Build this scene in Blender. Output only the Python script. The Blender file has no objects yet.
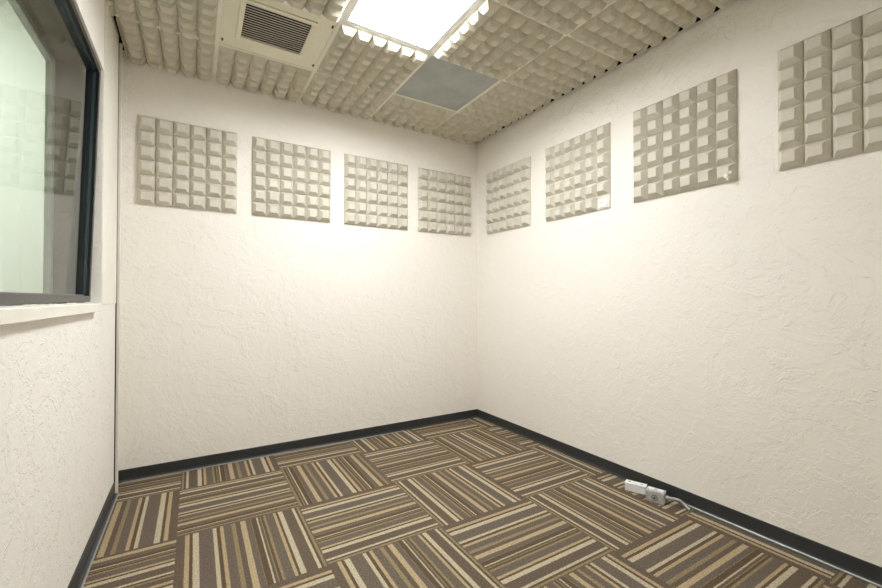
import bpy, bmesh, math, random
from mathutils import Vector, Matrix
random.seed(7)
S = bpy.context.scene
COL = S.collection
T = 0.61
H = 2.844
GX, GY = -0.5683, -0.4801          # first ceiling grid lines from the far corner
XL = -2.932                        # room face of the window wall
YF = -3.84                          # near wall
BB = 0.080                          # skirting height

# ------------------------------------------------------------------ materials
def lin(r, g, b):
    f = lambda c: (c/255/12.92) if c/255 <= .04045 else ((c/255+.055)/1.055)**2.4
    return (f(r), f(g), f(b), 1)

def mat(name, rgb, rough=.6, metal=0, spec=.5):
    m = bpy.data.materials.new(name); m.use_nodes = True
    b = m.node_tree.nodes['Principled BSDF']
    b.inputs['Base Color'].default_value = lin(*rgb)
    b.inputs['Roughness'].default_value = rough
    b.inputs['Metallic'].default_value = metal
    b.inputs['Specular IOR Level'].default_value = spec
    return m

def nodes(m):
    nt = m.node_tree
    return nt, nt.nodes['Principled BSDF'], nt.nodes.new, nt.links.new

def add_noise(m, scale, dist, detail=4, var=.06, vscale=None):
    """fine bump plus a slight mottling of the colour"""
    nt, b, N, L = nodes(m)
    tc = N('ShaderNodeTexCoord')
    n = N('ShaderNodeTexNoise'); n.inputs['Scale'].default_value = scale; n.inputs['Detail'].default_value = detail
    L(tc.outputs['Object'], n.inputs['Vector'])
    bp = N('ShaderNodeBump'); bp.inputs['Distance'].default_value = dist
    L(n.outputs['Fac'], bp.inputs['Height']); L(bp.outputs['Normal'], b.inputs['Normal'])
    if var:
        n2 = N('ShaderNodeTexNoise'); n2.inputs['Scale'].default_value = vscale or scale*.2
        n2.inputs['Detail'].default_value = 3
        L(tc.outputs['Object'], n2.inputs['Vector'])
        c = b.inputs['Base Color'].default_value
        r = N('ShaderNodeValToRGB')
        r.color_ramp.elements[0].position = .3; r.color_ramp.elements[1].position = .7
        r.color_ramp.elements[0].color = tuple(x*(1-var) for x in c[:3])+(1,)
        r.color_ramp.elements[1].color = tuple(min(1, x*(1+var)) for x in c[:3])+(1,)
        L(n2.outputs['Fac'], r.inputs['Fac']); L(r.outputs['Color'], b.inputs['Base Color'])
    return m

def plaster(name, rgb, amount=1.0):
    """skip-trowel plaster: low plateaus with crisp torn edges, small ridges and soft waves"""
    m = mat(name, rgb, .62, 0, .35)
    nt, b, N, L = nodes(m)
    tc = N('ShaderNodeTexCoord')
    warp = N('ShaderNodeTexNoise'); warp.inputs['Scale'].default_value = 2.2; warp.inputs['Detail'].default_value = 3
    L(tc.outputs['Object'], warp.inputs['Vector'])
    mixv = N('ShaderNodeVectorMath'); mixv.operation = 'MULTIPLY_ADD'
    mixv.inputs[1].default_value = (.35, .35, .35)
    L(warp.outputs['Color'], mixv.inputs[0]); L(tc.outputs['Object'], mixv.inputs[2])
    def layer(scale, lo, hi, detail, rough):
        n = N('ShaderNodeTexNoise'); n.inputs['Scale'].default_value = scale
        n.inputs['Detail'].default_value = detail; n.inputs['Roughness'].default_value = rough
        L(mixv.outputs[0], n.inputs['Vector'])
        r = N('ShaderNodeMapRange'); r.interpolation_type = 'SMOOTHSTEP'
        r.inputs['From Min'].default_value = lo; r.inputs['From Max'].default_value = hi
        L(n.outputs['Fac'], r.inputs['Value'])
        return r.outputs['Result']
    def add(a, bb, k):
        x = N('ShaderNodeMath'); x.operation = 'MULTIPLY_ADD'; x.inputs[1].default_value = k
        L(bb, x.inputs[0]); L(a, x.inputs[2]); return x.outputs[0]
    h = layer(5.5, .50, .53, 7, .62)
    h = add(h, layer(9, .54, .565, 5, .6), .8)
    h = add(h, layer(16, .56, .60, 4, .6), .5)
    h = add(h, layer(28, .5, .56, 3, .6), .35)
    h = add(h, layer(1.6, .3, .7, 2, .5), 1.2)
    fine = N('ShaderNodeTexNoise'); fine.inputs['Scale'].default_value = 110; fine.inputs['Detail'].default_value = 3
    L(tc.outputs['Object'], fine.inputs['Vector'])
    h = add(h, fine.outputs['Fac'], .35)
    bp = N('ShaderNodeBump'); bp.inputs['Distance'].default_value = .0014*amount; bp.inputs['Strength'].default_value = 1
    L(h, bp.inputs['Height']); L(bp.outputs['Normal'], b.inputs['Normal'])
    return m

M_wall = plaster('cream_plaster', (244, 240, 233))
M_wallL = plaster('window_wall_plaster', (243, 241, 235), .8)
M_paint = add_noise(mat('white_trim_paint', (238, 236, 226), .45), 60, .0003, 3, .03)
M_foam = add_noise(mat('beige_foam', (206, 201, 185), .85, 0, .15), 220, .00008, 3, .04, 7)
M_foamw = add_noise(mat('grey_beige_foam', (212, 208, 195), .8, 0, .2), 220, .00008, 3, .04, 7)
M_torn = add_noise(mat('torn_white_foam', (246, 246, 242), .9), 90, .004, 4, .04)
M_tee = mat('white_tee_enamel', (232, 230, 218), .4)
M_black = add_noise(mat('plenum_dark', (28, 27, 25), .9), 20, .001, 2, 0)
M_rubber = add_noise(mat('black_rubber', (52, 54, 55), .34, 0, .5), 30, .0005, 3, .08)
M_frame = add_noise(mat('dark_bronze_metal', (34, 34, 36), .28, .3, .5), 40, .0001, 2, .05)
M_stop = mat('blue_grey_gasket', (66, 80, 88), .2, .4)
M_alu = add_noise(mat('brushed_aluminium', (170, 176, 174), .4, .6), 90, .0001, 2, .05)
M_steel = add_noise(mat('galvanised_steel', (196, 199, 201), .4, .35), 70, .0006, 3, .16, 60)
M_white_metal = mat('white_enamel', (236, 238, 240), .35)
M_vent = add_noise(mat('off_white_metal', (226, 221, 200), .42), 30, .0003, 3, .03)
M_slat = mat('pale_louvre_metal', (206, 203, 190), .4, .0)
M_clip = mat('black_clip', (22, 22, 22), .5)
M_grey = add_noise(mat('grey_fabric_panel', (172, 175, 172), .85, 0, .2), 260, .0005, 3, .12, 5)
M_jamb = mat('dark_grey_reveal', (86, 88, 84), .7)

def emission(name, rgb, s):
    m = bpy.data.materials.new(name); m.use_nodes = True
    nt = m.node_tree; nt.nodes.clear()
    e = nt.nodes.new('ShaderNodeEmission'); o = nt.nodes.new('ShaderNodeOutputMaterial')
    e.inputs['Color'].default_value = lin(*rgb); e.inputs['Strength'].default_value = s
    nt.links.new(e.outputs[0], o.inputs['Surface']); return m
LIGHT = 26.0
M_lens = emission('lit_diffuser', (251, 251, 252), LIGHT)
M_lens2 = emission('added_diffuser_next_room', (250, 255, 253), 12.5)

def glass(name, tint, ior):
    m = bpy.data.materials.new(name); m.use_nodes = True
    nt = m.node_tree; nt.nodes.clear(); N = nt.nodes.new; L = nt.links.new
    o = N('ShaderNodeOutputMaterial'); tr = N('ShaderNodeBsdfTransparent'); gl = N('ShaderNodeBsdfGlossy')
    tr.inputs['Color'].default_value = lin(*tint); gl.inputs['Roughness'].default_value = 0.0
    fr = N('ShaderNodeFresnel'); fr.inputs['IOR'].default_value = ior
    geo = N('ShaderNodeNewGeometry')
    inv = N('ShaderNodeMath'); inv.operation = 'SUBTRACT'; inv.inputs[0].default_value = 1
    L(geo.outputs['Backfacing'], inv.inputs[1])
    mu = N('ShaderNodeMath'); mu.operation = 'MULTIPLY'
    L(fr.outputs[0], mu.inputs[0]); L(inv.outputs[0], mu.inputs[1])
    mx = N('ShaderNodeMixShader'); L(mu.outputs[0], mx.inputs[0]); L(tr.outputs[0], mx.inputs[1]); L(gl.outputs[0], mx.inputs[2])
    L(mx.outputs[0], o.inputs['Surface']); return m
M_glass = glass('clear_pane', (250, 252, 250), 1.62)
M_glass2 = glass('clear_far_pane', (250, 253, 250), 1.3)

# next room's wall covering: pale green-white with a fine diagonal weave
M_next = mat('pale_woven_wall', (232, 235, 231), .8)
nt, b, N, L = nodes(M_next)
tc = N('ShaderNodeTexCoord'); wv = N('ShaderNodeTexWave'); wv.wave_type = 'BANDS'; wv.bands_direction = 'DIAGONAL'
wv.inputs['Scale'].default_value = 30; wv.inputs['Distortion'].default_value = .3
L(tc.outputs['Object'], wv.inputs['Vector'])
cr = N('ShaderNodeValToRGB'); cr.color_ramp.elements[0].color = lin(222, 225, 221); cr.color_ramp.elements[1].color = lin(236, 239, 235)
L(wv.outputs['Fac'], cr.inputs['Fac']); L(cr.outputs['Color'], b.inputs['Base Color'])

# carpet: u runs across the stripes of one tile
STRIPES = [(0, 'D'), (.062, 'T'), (.092, 'K'), (.117, 'C'), (.160, 'G'), (.262, 'C'), (.290, 'K'), (.318, 'T'), (.346, 'G'),
           (.408, 'M'), (.438, 'D'), (.478, 'B'), (.522, 'G'), (.563, 'M'), (.569, 'K'), (.610, 'C'), (.623, 'D'),
           (.641, 'M'), (.651, 'K'), (.669, 'M'), (.689, 'G'), (.756, 'T'), (.778, 'K'), (.799, 'C'), (.838, 'D'),
           (.923, 'C'), (.946, 'K'), (.967, 'M'), (.986, 'D')]
CC = dict(D=(99, 87, 74), G=(103, 93, 82), K=(90, 76, 60), T=(167, 148, 118), B=(170, 152, 121), C=(178, 167, 143), M=(136, 121, 94))
M_carpet = mat('striped_carpet', (120, 105, 85), .95, 0, .1)
nt, b, N, L = nodes(M_carpet)
uv = N('ShaderNodeUVMap'); uv.uv_map = 'stripe'
sp = N('ShaderNodeSeparateXYZ'); L(uv.outputs[0], sp.inputs[0])
tc = N('ShaderNodeTexCoord')
pile = N('ShaderNodeTexNoise'); pile.inputs['Scale'].default_value = 260; pile.inputs['Detail'].default_value = 2
L(tc.outputs['Object'], pile.inputs['Vector'])
mp = N('ShaderNodeMapRange'); mp.inputs['From Min'].default_value = .3; mp.inputs['From Max'].default_value = .7
mp.inputs['To Min'].default_value = -.004; mp.inputs['To Max'].default_value = .004
L(pile.outputs['Fac'], mp.inputs['Value'])
ad = N('ShaderNodeMath'); ad.operation = 'ADD'; L(sp.outputs['X'], ad.inputs[0]); L(mp.outputs['Result'], ad.inputs[1])
cr = N('ShaderNodeValToRGB'); R = cr.color_ramp; R.interpolation = 'CONSTANT'
while len(R.elements) > 1: R.elements.remove(R.elements[-1])
R.elements[0].position = 0; R.elements[0].color = lin(*CC['D'])
for pos, k in STRIPES[1:]:
    e = R.elements.new(pos); e.color = lin(*CC[k])
L(ad.outputs[0], cr.inputs['Fac'])
sp2 = N('ShaderNodeTexNoise'); sp2.inputs['Scale'].default_value = 140; sp2.inputs['Detail'].default_value = 3; sp2.inputs['Roughness'].default_value = .8
L(tc.outputs['Object'], sp2.inputs['Vector'])
mr = N('ShaderNodeMapRange'); mr.inputs['From Min'].default_value = .3; mr.inputs['From Max'].default_value = .7
mr.inputs['To Min'].default_value = .45; mr.inputs['To Max'].default_value = 1.55
L(sp2.outputs['Fac'], mr.inputs['Value'])
mm = N('ShaderNodeMix'); mm.data_type = 'RGBA'; mm.blend_type = 'MULTIPLY'; mm.inputs[0].default_value = 1
L(cr.outputs['Color'], mm.inputs[6]); L(mr.outputs['Result'], mm.inputs[7])
L(mm.outputs[2], b.inputs['Base Color'])
bp = N('ShaderNodeBump'); bp.inputs['Distance'].default_value = .003
L(sp2.outputs['Fac'], bp.inputs['Height']); L(bp.outputs['Normal'], b.inputs['Normal'])

# ------------------------------------------------------------------ mesh helpers
def box(bm, x0, x1, y0, y1, z0, z1, bev=0):
    vs = [bm.verts.new((x, y, z)) for z in (z0, z1) for y in (y0, y1) for x in (x0, x1)]
    fs = [(0, 2, 3, 1), (4, 5, 7, 6), (0, 1, 5, 4), (2, 6, 7, 3), (0, 4, 6, 2), (1, 3, 7, 5)]
    faces = [bm.faces.new([vs[i] for i in f]) for f in fs]
    if bev:
        es = list({e for f in faces for e in f.edges})
        bmesh.ops.bevel(bm, geom=es, offset=bev, segments=2, affect='EDGES', profile=.5)
    return vs

def link(name, bm, m, parent=None, smooth=False):
    me = bpy.data.meshes.new(name)
    bmesh.ops.recalc_face_normals(bm, faces=bm.faces[:])
    bm.to_mesh(me); bm.free()
    if smooth:
        for p in me.polygons: p.use_smooth = True
    me.materials.append(m)
    o = bpy.data.objects.new(name, me); COL.objects.link(o)
    if parent: o.parent = parent
    return o

def tag(o, label, cat, group=None):
    o['label'] = label; o['category'] = cat
    if group: o['group'] = group
    return o

def thing(name, label, cat, loc, group=None, rot=None):
    o = bpy.data.objects.new(name, None); COL.objects.link(o)
    o.location = loc
    if rot: o.rotation_euler = rot
    return tag(o, label, cat, group)

def struct(o):
    o['kind'] = 'structure'; return o

def one_box(name, m, *a, parent=None, bev=0):
    bm = bmesh.new(); box(bm, *a, bev=bev); return link(name, bm, m, parent)

def ring(bm, y0, y1, z0, z1, w, x0, x1):
    """rectangular frame in a y/z plane, members butted"""
    box(bm, x0, x1, y0, y1, z0, z0+w); box(bm, x0, x1, y0, y1, z1-w, z1)
    box(bm, x0, x1, y0, y0+w, z0+w, z1-w); box(bm, x0, x1, y1-w, y1, z0+w, z1-w)

def tube(bm, pts, r, n=10, ribs=0):
    rings = []
    for i, p in enumerate(pts):
        p = Vector(p)
        d = (Vector(pts[min(i+1, len(pts)-1)])-Vector(pts[max(i-1, 0)])).normalized()
        a = d.cross(Vector((0, 0, 1)))
        a = a.normalized() if a.length > 1e-4 else Vector((1, 0, 0))
        c = d.cross(a)
        rr = r*(1.0 if not ribs or i % 2 else 1-ribs)
        rings.append([bm.verts.new(p+rr*(a*math.cos(2*math.pi*k/n)+c*math.sin(2*math.pi*k/n))) for k in range(n)])
    for A, B in zip(rings, rings[1:]):
        for k in range(n): bm.faces.new((A[k], A[(k+1) % n], B[(k+1) % n], B[k]))
    bm.faces.new(rings[0]); bm.faces.new(list(reversed(rings[-1])))

# ------------------------------------------------------------------ shell
XR2, YB2 = .2, .2
ZT = H+.16
bm = bmesh.new(); box(bm, -2.955, XR2, 0, YB2, -.05, ZT); struct(link('wall_back', bm, M_wall))
bm = bmesh.new(); box(bm, 0, XR2, YF-.2, 0, -.05, H+.001); struct(link('wall_right', bm, M_wall))
bm = bmesh.new(); box(bm, -3.2, 0, YF-.2, YF, -.05, ZT); struct(link('wall_front', bm, M_wall))
# window wall with its opening
WY0, WY1 = -2.55, -.655             # opening along y
WZ0, WZ1 = 1.165, 2.435
YS = -.2                             # where the built-out board ends
bm = bmesh.new()
box(bm, -3.15, XL, YF, YS, -.05, WZ0)
box(bm, -3.15, XL, YF, YS, WZ1, ZT)
box(bm, -3.15, XL, WY1, YS, WZ0, WZ1)
box(bm, -3.15, XL, YF, WY0, WZ0, WZ1)
box(bm, -3.15, -2.955, YS, 0, -.05, ZT)
bmesh.ops.remove_doubles(bm, verts=bm.verts[:], dist=1e-5)
struct(link('wall_left', bm, M_wallL))
# white edge strip that caps the board beside the back corner
struct(one_box('trim_1', M_paint, -2.955, XL+.018, YS+.022, YS+.036, 0, H-.004, bev=.0015))
# flat painted casing between the window and the corner joint
struct(one_box('trim_gap_shade', M_black, XL-.003, XL+.0055, YS, YS+.006, 0, H-.004))  # black strip standing in for the shaded gap beside the edge strip
struct(one_box('trim_2', M_paint, XL, XL+.004, WY1+.004, YS-.004, 1.19, H-.004))
# lid over the tiles
bm = bmesh.new(); box(bm, -2.955, XR2, YF-.2, 0, H+.04, H+.09); struct(link('ceiling', bm, M_black))
struct(one_box('wall_plenum', M_black, XR2-.02, XR2, YF-.2, 0, H+.001, H+.04))

# floor, one face per carpet tile so the stripes can turn
t = .6045
ax, ay = -.767, -.330
xs = [0, ax+t] + [ax-t*i for i in range(0, 3)] + [ax-3*t, -2.96]
ys = [0] + [ay-t*1.01*j for j in range(0, 6)] + [YF]
V, Hh = 'V', 'H'
#  columns from the right wall: R A B C D E ; rows from the back wall
FL = {}
flip = {(1,0):1,(2,0):-1,(3,0):1,(4,0):-1,(5,0):1, (1,1):2,(2,1):1,(3,1):2,(4,1):4,(5,1):-1,
        (1,2):1,(2,2):-1,(3,2):1,(4,2):1,(5,2):3, (1,3):-1,(2,3):1,(3,3):1,(4,3):1,(5,3):-1,
        (1,4):1,(2,4):-1,(3,4):1,(4,4):1,(0,1):1,(0,2):-1,(0,3):1,(0,4):1,(0,5):-1}
bm = bmesh.new(); ul = bm.loops.layers.uv.new('stripe')
def full(k, lo, hi, first, last):
    """nominal (uncut) extent of a tile"""
    return lo, hi
def quad(x0, x1, y0, y1, ori, s0, s1, u0, u1):
    # s0..s1: part of the tile (0 at the left / far edge) carrying u0..u1
    X0, X1, Y0, Y1 = x0, x1, y0, y1
    vs = [bm.verts.new((x, y, 0)) for x, y in ((X0, Y0), (X1, Y0), (X1, Y1), (X0, Y1))]
    f = bm.faces.new(vs)
    for lp in f.loops:
        v = lp.vert.co
        a = (v.x-X0)/(X1-X0) if ori == V else (Y1-v.y)/(Y1-Y0)
        lp[ul].uv = (u0+(u1-u0)*a, .5)
for i in range(len(xs)-1):
    for j in range(len(ys)-1):
        X1, X0 = xs[i], xs[i+1]; Y1, Y0 = ys[j], ys[j+1]
        if X1-X0 < 1e-3 or Y1-Y0 < 1e-3: continue
        ori = V if (i+j) % 2 == 0 else Hh
        k = flip.get((i, j), random.choice((1, -1)))
        # nominal extents: cut tiles keep the stripe width
        nX0, nX1, nY0, nY1 = X0, X1, Y0, Y1
        if i == 0: nX1 = X0+t
        if i == len(xs)-2: nX0 = X1-t
        if j == 0: nY1 = Y0+t*1.01
        if j == len(ys)-2: nY0 = Y1-t*1.01
        def U(a):
            if k == 1: return a
            if k == -1: return 1-a
            if k == 2: return .70-a if a < .67 else .69-(a-.67)
            if k == 4: return .72+a if a < .28 else a-.28
            return .45+a if a < .54 else a-.54
        def part(a0, a1, u0, u1):
            if ori == V:
                lo, hi = max(nX0+(nX1-nX0)*a0, X0), min(nX0+(nX1-nX0)*a1, X1)
                if hi-lo < 1e-4: return
                f = lambda x: u0+(u1-u0)*(((x-nX0)/(nX1-nX0))-a0)/(a1-a0)
                quad(lo, hi, Y0, Y1, V, 0, 1, f(lo), f(hi))
            else:
                hi, lo = min(nY1-(nY1-nY0)*a0, Y1), max(nY1-(nY1-nY0)*a1, Y0)
                if hi-lo < 1e-4: return
                f = lambda y: u0+(u1-u0)*(((nY1-y)/(nY1-nY0))-a0)/(a1-a0)
                quad(X0, X1, lo, hi, Hh, 0, 1, f(hi), f(lo))
        if k in (1, -1): part(0, 1, U(0), U(1))
        elif k == 2: part(0, .67, .70, .03); part(.67, 1, .69, .36)
        elif k == 4: part(0, .28, .72, 1.0); part(.28, 1, 0, .72)
        else: part(0, .54, .45, .99); part(.54, 1, 0.01, .47)
me = bpy.data.meshes.new('floor')
bmesh.ops.recalc_face_normals(bm, faces=bm.faces[:])
for f in bm.faces:
    if f.normal.z < 0: f.normal_flip()
bm.to_mesh(me); bm.free(); me.materials.append(M_carpet)
fl = struct(bpy.data.objects.new('floor', me)); COL.objects.link(fl)
mod = fl.modifiers.new('slab', 'SOLIDIFY'); mod.thickness = .05; mod.offset = -1

# skirting: rubber cove base with a small toe
PROF = [(0, 0), (.019, 0), (.0195, .002), (.0115, .0042), (.0072, .008), (.0046, .016), (.0036, BB-.002), (.002, BB), (0, BB)]
def skirt(name, p0, p1, out, seams=()):
    bm = bmesh.new(); p0, p1, out = Vector(p0), Vector(p1), Vector(out)
    cuts = [0]+list(seams)+[1]; d = p1-p0
    for a, c in zip(cuts, cuts[1:]):
        g0 = .00015 if a > 0 else 0
        rings = []
        for s in (a+g0, c-(.00015 if c < 1 else 0)):
            q = p0+d*s
            rings.append([bm.verts.new(q+out*u+Vector((0, 0, z))) for u, z in PROF])
        n = len(PROF)
        for k in range(n): bm.faces.new((rings[0][k], rings[0][(k+1) % n], rings[1][(k+1) % n], rings[1][k]))
        bm.faces.new(rings[0]); bm.faces.new(list(reversed(rings[1])))
    return struct(link(name, bm, M_rubber))
skirt('baseboard_back', (-2.955, 0, 0), (0, 0, 0), (0, -1, 0), (.836,))
skirt('baseboard_right', (0, 0, 0), (0, YF, 0), (-1, 0, 0))
skirt('baseboard_left', (XL, YS, 0), (XL, YF, 0), (1, 0, 0))
skirt('baseboard_corner', (-2.955, -.001, 0), (-2.955, YS+.036, 0), (1, 0, 0))
skirt('baseboard_front', (XL, YF, 0), (0, YF, 0), (0, 1, 0))

# pale grey strip in front of the skirting, coloured as its lit toe
M_lit_toe = add_noise(mat('lit_toe_grey', (150, 150, 148), .5), 40, .0003, 2, .05)
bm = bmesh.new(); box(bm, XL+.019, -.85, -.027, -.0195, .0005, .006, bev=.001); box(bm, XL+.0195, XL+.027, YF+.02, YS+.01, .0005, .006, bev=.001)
struct(link('trim_lit_toe', bm, M_lit_toe))

# ------------------------------------------------------------------ ceiling grid
TW = .024
bm = bmesh.new()
gxs = [GX-T*i for i in range(4)]
gys = [GY-T*j for j in range(6)]
for x in gxs:                                   # main runners: flange and web
    box(bm, x-TW/2, x+TW/2, YF, 0, H-.0015, H+.001)
    box(bm, x-.001, x+.001, YF, 0, H+.001, H+.038)
edges = [0]+gxs+[-2.935]
for y in gys:
    for a, c in zip(edges, edges[1:]):
        x1 = a-(TW/2 if a < 0 else -.004); x0 = c+(TW/2 if c > -2.9 else 0)
        box(bm, x0, x1, y-TW/2, y+TW/2, H-.001, H+.001)
        box(bm, x0, x1, y-.001, y+.001, H+.001, H+.038)
# wall angles
struct(link('trim_3', bm, M_tee))
bm = bmesh.new()
box(bm, -2.955, -.4, -.004, 0, H-.004, H+.03)
box(bm, XL, XL+.004, YF, YS, H-.004, H+.03)
struct(link('trim_4', bm, M_tee))

# ------------------------------------------------------------------ pyramid foam
CELL = .0978
FR = [(0, .99), (.019, .79), (.036, .55), (.0395, .46)]
def pyramid_sheet(bm, nx, ny, c, slab, rings=FR, jit=0):
    """sheet in x/y, slab from z=0 up, frusta hanging to -z"""
    W, D = nx*c/2, ny*c/2
    box(bm, -W, W, -D, D, 0, slab)
    bmesh.ops.delete(bm, geom=[f for f in bm.faces if abs(f.calc_center_median().z) < 1e-6], context='FACES')
    for i in range(nx):
        for j in range(ny):
            cx, cy = -W+(i+.5)*c, -D+(j+.5)*c
            prev = None
            k = 1+random.uniform(-jit, jit)
            for h, s in rings:
                r = s*c/2
                cur = [bm.verts.new((cx+sx*r, cy+sy*r, -h*k)) for sx, sy in ((-1, -1), (1, -1), (1, 1), (-1, 1))]
                if prev:
                    for q in range(4): bm.faces.new((prev[q], prev[(q+1) % 4], cur[(q+1) % 4], cur[q]))
                prev = cur
            bm.faces.new(prev)
    bmesh.ops.remove_doubles(bm, verts=bm.verts[:], dist=1e-5)

def cut(bm, co, no):
    g = bm.verts[:]+bm.edges[:]+bm.faces[:]
    r = bmesh.ops.bisect_plane(bm, geom=g, plane_co=co, plane_no=no, clear_outer=True)
    es = [e for e in bm.edges if e.is_boundary]
    if es: bmesh.ops.holes_fill(bm, edges=es)

TL = {
 (0,0): 'small cut foam ceiling tile in the far corner of the back and right walls',
 (1,0): 'cut foam ceiling tile against the back wall, behind the flat grey panel',
 (2,0): 'cut foam ceiling tile against the back wall, second left of the far corner piece',
 (3,0): 'cut foam ceiling tile against the back wall, behind the air vent panel',
 (4,0): 'cut foam ceiling tile in the corner of the back wall and the window wall',
 (0,1): 'foam ceiling tile by the right wall, directly right of the flat grey panel',
 (2,1): 'whole foam ceiling tile between the air vent and the flat grey panel',
 (4,1): 'foam ceiling tile by the window wall, directly left of the air vent panel',
 (0,2): 'foam ceiling tile by the right wall, second nearer than the corner piece',
 (1,2): 'whole foam ceiling tile directly right of the lit square ceiling light',
 (3,2): 'whole foam ceiling tile directly left of the light, nearer than the air vent',
 (4,2): 'foam ceiling tile by the window wall, one nearer than the tile left of the vent',
 (0,3): 'foam ceiling tile by the right wall, third nearer than the corner piece',
 (1,3): 'whole foam ceiling tile nearer than the one right of the light',
 (0,4): 'foam ceiling tile by the right wall at the very top edge of the view',
}
SKIP = {(1,1): 'grey', (3,1): 'vent', (2,2): 'light'}
xe = [0]+gxs+[-2.945]; ye = [0]+gys+[YF]
for i in range(5):
    for j in range(7):
        if (i, j) in SKIP: continue
        # full-size opening this tile belongs to
        x1 = xe[i] if i else gxs[0]+T
        x0 = xe[i+1] if i < 4 else gxs[3]-T
        y1 = ye[j] if j else gys[0]+T
        y0 = ye[j+1] if j < 6 else gys[5]-T
        cx, cy = (x0+x1)/2, (y0+y1)/2
        bm = bmesh.new(); pyramid_sheet(bm, 6, 6, CELL, .039, jit=.02)
        lx, hx, ly, hy = -3*CELL, 3*CELL, -3*CELL, 3*CELL
        if i == 0: hx = -.046-cx; cut(bm, (hx, 0, 0), (1, 0, 0))
        if i == 4: lx = (XL+.006 if j else -2.948)-cx; cut(bm, (lx, 0, 0), (-1, 0, 0))
        if j == 0: hy = -.008-cy; cut(bm, (0, hy, 0), (0, 1, 0))
        if j == 6: ly = YF+.008-cy; cut(bm, (0, ly, 0), (0, -1, 0))
        if i == 4 and j == 0:
            cut(bm, (XL+.024-cx, 0, 0), (-1, 0, 0))
        o = link('foam_tile', bm, M_foam)
        o.location = (cx, cy, H+.001)
        tag(o, TL.get((i, j), 'whole or cut foam ceiling tile overhead nearer than the light, outside the view'),
            'ceiling tile', 'pyramid foam ceiling tiles')

# grey panel
cx, cy = (gxs[0]+gxs[1])/2, (gys[0]+gys[1])/2
o = one_box('flat_grey_panel', M_grey, -.291, .291, -.291, .291, .0015, .018, bev=.002)
o.location = (cx, cy, H)
tag(o, 'flat dark grey square panel set in the foam ceiling, behind the light', 'ceiling panel')

# light
cx, cy = (gxs[1]+gxs[2])/2, (gys[1]+gys[2])/2
lt = thing('square_light', 'bright white square light panel set in the foam ceiling', 'ceiling light', (cx, cy, H))
bm = bmesh.new()
R0 = .292
for s in (-1, 1):
    box(bm, -R0, R0, min(s*R0, s*.268), max(s*R0, s*.268), .0012, .022)
    box(bm, min(s*R0, s*.268), max(s*R0, s*.268), -.268, .268, .0012, .022)
box(bm, -R0, R0, -R0, R0, .024, .04)
link('housing', bm, M_white_metal, lt)
bm = bmesh.new(); box(bm, -.2675, .2675, -.2675, .2675, .017, .0235)
link('diffuser', bm, M_lens, lt)

# air vent
cx, cy = (gxs[2]+gxs[3])/2, (gys[0]+gys[1])/2
vt = thing('air_vent', 'cream metal air vent panel with dark slatted grille in the ceiling', 'air vent', (cx, cy, H))
gx0, gx1, gy0, gy1 = -2.277-cx, -1.924-cx, -.985-cy, -.640-cy     # opening
bm = bmesh.new()
A = .292
for a in ((-A, A, -A, gy0-.02), (-A, A, gy1+.02, A), (-A, gx0-.02, gy0-.02, gy1+.02), (gx1+.02, A, gy0-.02, gy1+.02)):
    box(bm, *a, .0012, .008)
link('face_panel', bm, M_vent, vt)
bm = bmesh.new()
w = .026
box(bm, gx0-w, gx1+w, gy0-w, gy0, -.007, .004, bev=.002); box(bm, gx0-w, gx1+w, gy1, gy1+w, -.007, .004, bev=.002)
box(bm, gx0-w, gx0, gy0, gy1, -.007, .004, bev=.002); box(bm, gx1, gx1+w, gy0, gy1, -.007, .004, bev=.002)
link('grille_frame', bm, M_vent, vt)
bm = bmesh.new()
n = 15
for k in range(n):
    y = gy0+(k+.5)*(gy1-gy0)/n
    q = [(-.005, -.0035), (.0028, -.0018), (.0025, .0002), (-.0053, -.0015)]
    r0 = [bm.verts.new((gx0, y+a, z)) for a, z in q]; r1 = [bm.verts.new((gx1, y+a, z)) for a, z in q]
    for m_ in range(4): bm.faces.new((r0[m_], r0[(m_+1) % 4], r1[(m_+1) % 4], r1[m_]))
    bm.faces.new(r0); bm.faces.new(list(reversed(r1)))
link('louvres', bm, M_slat, vt)
bm = bmesh.new()
box(bm, gx0-.02, gx1+.02, gy0-.02, gy1+.02, .038, .04)
for a in ((gx0-.004, gx0, gy0, gy1), (gx1, gx1+.004, gy0, gy1), (gx0, gx1, gy0-.004, gy0), (gx0, gx1, gy1, gy1+.004)):
    box(bm, *a, .004, .038)
link('duct_box', bm, M_black, vt)
for sx in (-1, 1):
    for sy in (-1, 1):
        one_box('clip', M_clip, sx*.279-.005, sx*.279+.005, sy*.235-.012, sy*.235+.012, -.003, .0014, parent=vt)

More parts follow.
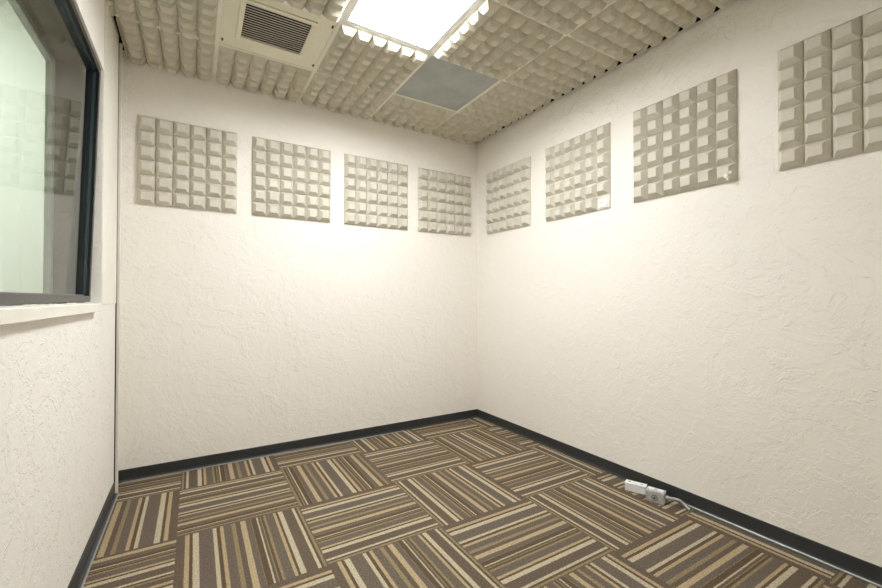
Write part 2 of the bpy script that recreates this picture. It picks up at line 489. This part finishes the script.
# ------------------------------------------------------------------ wall panels
PZ = 2.165
BX = [-2.545, -1.836, -1.112, -.393]
RY = [-.489, -1.286, -2.073, -2.862]
WB = ['grey-beige pyramid foam panel on the back wall, nearest the window',
      'grey-beige pyramid foam panel on the back wall, second from the window',
      'grey-beige pyramid foam panel on the back wall, third from the window',
      'grey-beige pyramid foam panel on the back wall, next to the far corner']
WR = ['grey-beige pyramid foam panel on the right wall, next to the far corner',
      'pyramid foam panel on the right wall with a torn white lower corner',
      'pyramid foam panel on the right wall with a scuffed lower corner',
      'largest looking pyramid foam panel, on the right wall, cut by the photo edge']
WALLFR = [(0, .985), (.018, .765), (.036, .52), (.037, .50)]
def wall_panel(label, loc, rot, torn=None):
    bm = bmesh.new(); pyramid_sheet(bm, 6, 6, .1008, .010, WALLFR)
    if torn == 'torn':
        bmesh.ops.delete(bm, geom=[v for v in bm.verts if v.co.z < -.001 and v.co.x > .202 and v.co.y > .202], context='VERTS')
        es = [e for e in bm.edges if e.is_boundary]
        bmesh.ops.holes_fill(bm, edges=es)
    o = link('acoustic_foam', bm, M_foamw)
    o.location = loc; o.rotation_euler = rot
    tag(o, label, 'wall panel', 'pyramid foam panels on the walls')
    return o
rb = (math.pi/2*-1, 0, 0)      # local -z -> -y
for x, l in zip(BX, WB):
    o = wall_panel(l, (x, -.014, PZ), (-math.pi/2, 0, 0))
    o.matrix_world = Matrix.Translation((x, -.0100, PZ)) @ Matrix(((1, 0, 0), (0, 0, 1), (0, -1, 0))).to_4x4()
for k, (y, l) in enumerate(zip(RY, WR)):
    o = wall_panel(l, (0, 0, 0), (0, 0, 0), 'torn' if k == 1 else None)
    # local x -> -y (to the right in view), local y -> -z, local z -> +x
    o.matrix_world = Matrix.Translation((-.0100, y, PZ)) @ Matrix(((0, 0, 1), (-1, 0, 0), (0, -1, 0))).to_4x4()
    if k == 1:
        bm = bmesh.new()
        rnd = random.Random(3); g = 7; c = .1008; pts = []
        for a in range(g):
            row = []
            for b_ in range(g):
                u, v = a/(g-1), b_/(g-1)
                edge = min(u, v, 1-u, 1-v)
                h = 0 if edge == 0 else (.004+.014*rnd.random())*min(1, edge*5)
                row.append(bm.verts.new((.2016+c*(.10+.86*u+(.10*(rnd.random()-.5) if 0 < u < 1 or u == 0 else 0)), .2016+c*(.22+.74*v+(.14*(rnd.random()-.5) if v < 1 else 0)), -.0006-h*1.3)))
            pts.append(row)
        for a in range(g-1):
            for b_ in range(g-1):
                bm.faces.new((pts[a][b_], pts[a+1][b_], pts[a+1][b_+1], pts[a][b_+1]))
        s = link('torn_corner', bm, M_torn, o); s['label'] = 'ragged white torn corner'
        sol = s.modifiers.new('body', 'SOLIDIFY'); sol.thickness = .001
    if k == 2:
        bm = bmesh.new()
        for a, b_, r in ((.262, .277, .012), (.285, .262, .009), (.272, .297, .008)):
            q = []
            for m_ in range(9):
                an = m_/9*2*math.pi
                rr = r*random.uniform(.6, 1.2)
                q.append((a+rr*math.cos(an)*.7, b_+rr*math.sin(an)))
            lo = [bm.verts.new((x, yy, -.027)) for x, yy in q]; hi = [bm.verts.new((x*.999, yy*.999, -.0385)) for x, yy in q]
            for m_ in range(9): bm.faces.new((lo[m_], lo[(m_+1) % 9], hi[(m_+1) % 9], hi[m_]))
            bm.faces.new(hi); bm.faces.new(list(reversed(lo)))
        s = link('scuff', bm, M_torn, o); s['label'] = 'pale scuffed foam flake'

# ------------------------------------------------------------------ window
win = bpy.data.objects.new('window_1', None); COL.objects.link(win); win.location = (XL, WY1, WZ0); struct(win)
def child(o):
    o.parent = win; o.matrix_parent_inverse = Matrix.Translation(win.location).inverted(); return o
ZB, ZTOP = 1.203, 2.432                   # outer frame heights
XB, XT = -2.976, -2.942                   # room face of the frame at bottom / top: the glazing leans
lean = math.atan2(XT-XB, ZTOP-ZB)
MT = Matrix.Translation((XB, 0, ZB)) @ Matrix.Rotation(lean, 4, 'Y')
HL = (ZTOP-ZB)/math.cos(lean)
FW = .030
def tilted(name, bm, m):
    bmesh.ops.transform(bm, matrix=MT, verts=bm.verts[:]); return child(link(name, bm, m))
bm = bmesh.new(); ring(bm, WY0+.006, WY1-.006, 0, HL, FW, -.060, 0)
tilted('window_frame', bm, M_frame)
bm = bmesh.new(); ring(bm, WY0+.006+FW, WY1-.006-FW, FW, HL-FW, .006, -.0255, -.012)
tilted('glazing_stop', bm, M_stop)
bm = bmesh.new(); box(bm, -.033, -.027, WY0+.032, WY1-.032, FW-.004, HL-FW+.004)
tilted('window_pane', bm, M_glass)
# reveal lining between the two panes
bm = bmesh.new()
box(bm, -3.148, -3.0, WY1-.004, WY1, WZ0, WZ1); box(bm, -3.148, -3.0, WY0, WY0+.004, WZ0, WZ1)
box(bm, -3.148, -3.0, WY0+.004, WY1-.004, WZ1-.004, WZ1); box(bm, -3.148, -3.0, WY0+.004, WY1-.004, WZ0, WZ0+.03)
child(link('reveal_lining', bm, M_jamb))
bm = bmesh.new(); ring(bm, WY0+.004, WY1-.004, WZ0+.03, WZ1-.004, .034, -3.150, -3.122)
child(link('far_window_frame', bm, M_alu))
bm = bmesh.new(); box(bm, -3.140, -3.134, WY0+.03, WY1-.03, WZ0+.05, WZ1-.03)
child(link('far_window_pane', bm, M_glass2))
# sill with a slightly ragged caulk line on top
bm = bmesh.new(); box(bm, -3.04, XL+.001, WY0+.001, WY1-.001, WZ0+.0005, WZ0+.03)
box(bm, XL, -2.902, WY0-.04, -.845, WZ0-.008, WZ0+.03, bev=.002)
child(link('window_sill', bm, M_paint))
bm = bmesh.new()
n = 90; top = []; 
for k in range(n+1):
    y = WY0+.01+(WY1-.012-WY0-.01)*k/n
    h = .004+.002*math.sin(k*.37)*math.sin(k*.11)+.003*random.random()
    top.append([bm.verts.new((XB+.014, y, WZ0+.0305)), bm.verts.new((XB-.001, y, WZ0+.0305+h)), bm.verts.new((XB-.001, y, WZ0+.0305))])
for a, c in zip(top, top[1:]):
    for m_ in range(3): bm.faces.new((a[m_], a[(m_+1) % 3], c[(m_+1) % 3], c[m_]))
bm.faces.new(top[0]); bm.faces.new(list(reversed(top[-1])))
child(link('caulk', bm, M_paint, smooth=True))

# the room beyond the glass
bm = bmesh.new(); box(bm, -6.2, -3.15, 1.0, 1.1, -.05, 3.6); struct(link('wall_beyond', bm, M_next))
bm = bmesh.new()
box(bm, -6.2, -3.15, -4.1, -4.04, -.05, 3.6); box(bm, -6.26, -6.2, -4.1, 1.1, -.05, 3.6)
box(bm, -3.15, -3.09, .2, 1.0, -.05, 3.6); box(bm, -3.15, -2.956, 0.0, .2, -.05, 3.6)
box(bm, -3.15, -3.09, -4.04, 0.0, ZT+.05, 3.6)
struct(link('wall_next_room', bm, M_paint))
one = one_box('ceiling_beyond', M_paint, -6.2, -3.15, -4.04, 1.0, 3.6, 3.65); struct(one)
one = one_box('floor_beyond', M_grey, -6.2, -3.15, -4.04, 1.0, -.1, -.05); struct(one)
l2 = thing('added_light_panel', 'unseen light panel added to brighten the room beyond the window', 'ceiling light', (-4.3, -.4, 3.6))  # out-of-view lamp, added to make the wall behind the panes bright
bm = bmesh.new(); box(bm, -.6, .6, -.32, .32, -.05, -.001); link('housing', bm, M_white_metal, l2)
bm = bmesh.new(); box(bm, -.58, .58, -.30, .30, -.056, -.0505); link('diffuser', bm, M_lens2, l2)

# ------------------------------------------------------------------ boxes and cable by the right wall
b1 = thing('outlet_box', 'white rectangular outlet box on the carpet by the right wall', 'outlet box', (-.107, -1.842, 0), rot=(0, 0, math.radians(-68)))
bm = bmesh.new(); box(bm, -.060, .060, -.025, .025, .001, .046, bev=.003); link('body', bm, M_white_metal, b1)
bm = bmesh.new(); box(bm, -.062, .062, -.027, .027, .046, .052, bev=.002); link('cover', bm, M_white_metal, b1)
for s in (-1, 1): one_box('cover_tab', M_alu, s*.036-.006, s*.036+.006, -.006, .006, .052, .0545, parent=b1, bev=.001)

b2 = thing('junction_box', 'galvanised steel junction box with round knockout, beside the white outlet box', 'junction box', (-.118, -1.980, 0), rot=(0, 0, math.radians(-72)))
bm = bmesh.new(); box(bm, -.050, .050, -.030, .030, .001, .062, bev=.004); link('body', bm, M_steel, b2)
bm = bmesh.new(); box(bm, -.051, .051, -.031, .031, .0625, .067, bev=.002); link('cover_plate', bm, M_steel, b2)
for sx in (-1, 1):
    one_box('receptacle', M_white_metal, sx*.025-.016, sx*.025+.016, -.015, .015, .067, .071, parent=b2, bev=.002)
def disc(name, r0, y, x, z, m, par, d=.002):
    bm = bmesh.new(); tube(bm, [(x, y, z), (x, y-d, z)], r0, 20); return link(name, bm, m, par)
disc('knockout_ring', .0165, -.0301, 0, .030, M_clip, b2, .0008)
disc('knockout', .0145, -.0302, 0, .030, M_alu, b2, .0016)
disc('screw', .005, -.0317, 0, .030, M_clip, b2, .001)
bm = bmesh.new(); tube(bm, [(.0505, .004, .038), (.066, .004, .038)], .011, 16); link('connector', bm, M_steel, b2)

def bez(p0, p1, p2, p3, n):
    out = []
    for i in range(n+1):
        s = i/n; out.append(tuple((1-s)**3*a+3*s*(1-s)**2*b_+3*s*s*(1-s)*c+s**3*d for a, b_, c, d in zip(p0, p1, p2, p3)))
    return out
a = math.radians(-72)
st = Vector((-.118, -1.980, .038))+Vector((math.cos(a)*.066-math.sin(a)*.004, math.sin(a)*.066+math.cos(a)*.004, 0))
dr = Vector((math.cos(a), math.sin(a), 0))
p1 = st+dr*.07+Vector((0, 0, .01))
bm = bmesh.new(); tube(bm, bez(tuple(st), tuple(p1), (-.065, -2.09, .04), (-.068, -2.15, .0095), 50), .009, 12, ribs=.16)
o = link('conduit', bm, M_steel)
tag(o, 'short curved metal flexible conduit running from the steel junction box', 'conduit')
bm = bmesh.new()
pts = [(-.021, -2.10-.05*k, .006+(.0006*math.sin(k*1.3))) for k in range(34)]
tube(bm, pts, .0055, 10)
o = link('cable', bm, M_alu, smooth=True)
tag(o, 'thin grey cable lying along the foot of the right wall', 'cable')

# ------------------------------------------------------------------ world, camera
w = bpy.data.worlds.new('World'); S.world = w; w.use_nodes = True
w.node_tree.nodes['Background'].inputs['Color'].default_value = (0, 0, 0, 1)
f, yaw, pitch, roll = 408.0748, .5436, .0111, .0010
fw = Vector((math.sin(yaw)*math.cos(pitch), math.cos(yaw)*math.cos(pitch), math.sin(pitch)))
r = Vector((math.cos(yaw), -math.sin(yaw), 0)); u = r.cross(fw)
r2 = r*math.cos(roll)+u*math.sin(roll); u2 = -r*math.sin(roll)+u*math.cos(roll)
cd = bpy.data.cameras.new('camera'); cam = bpy.data.objects.new('camera', cd); COL.objects.link(cam)
cd.sensor_fit = 'HORIZONTAL'; cd.sensor_width = 36; cd.lens = f/882*36; cd.clip_start = .02
Mx = Matrix((r2, u2, -fw)).transposed().to_4x4(); Mx.translation = (-2.511, -3.4287, 1.2216)
cam.matrix_world = Mx
S.camera = cam
vs = S.view_settings
vs.view_transform = 'Standard'; vs.look = 'None'; vs.gamma = 1; vs.exposure = 1.44; vs.use_curve_mapping = False
S.cycles.max_bounces = 16; S.cycles.diffuse_bounces = 8; S.cycles.transparent_max_bounces = 16
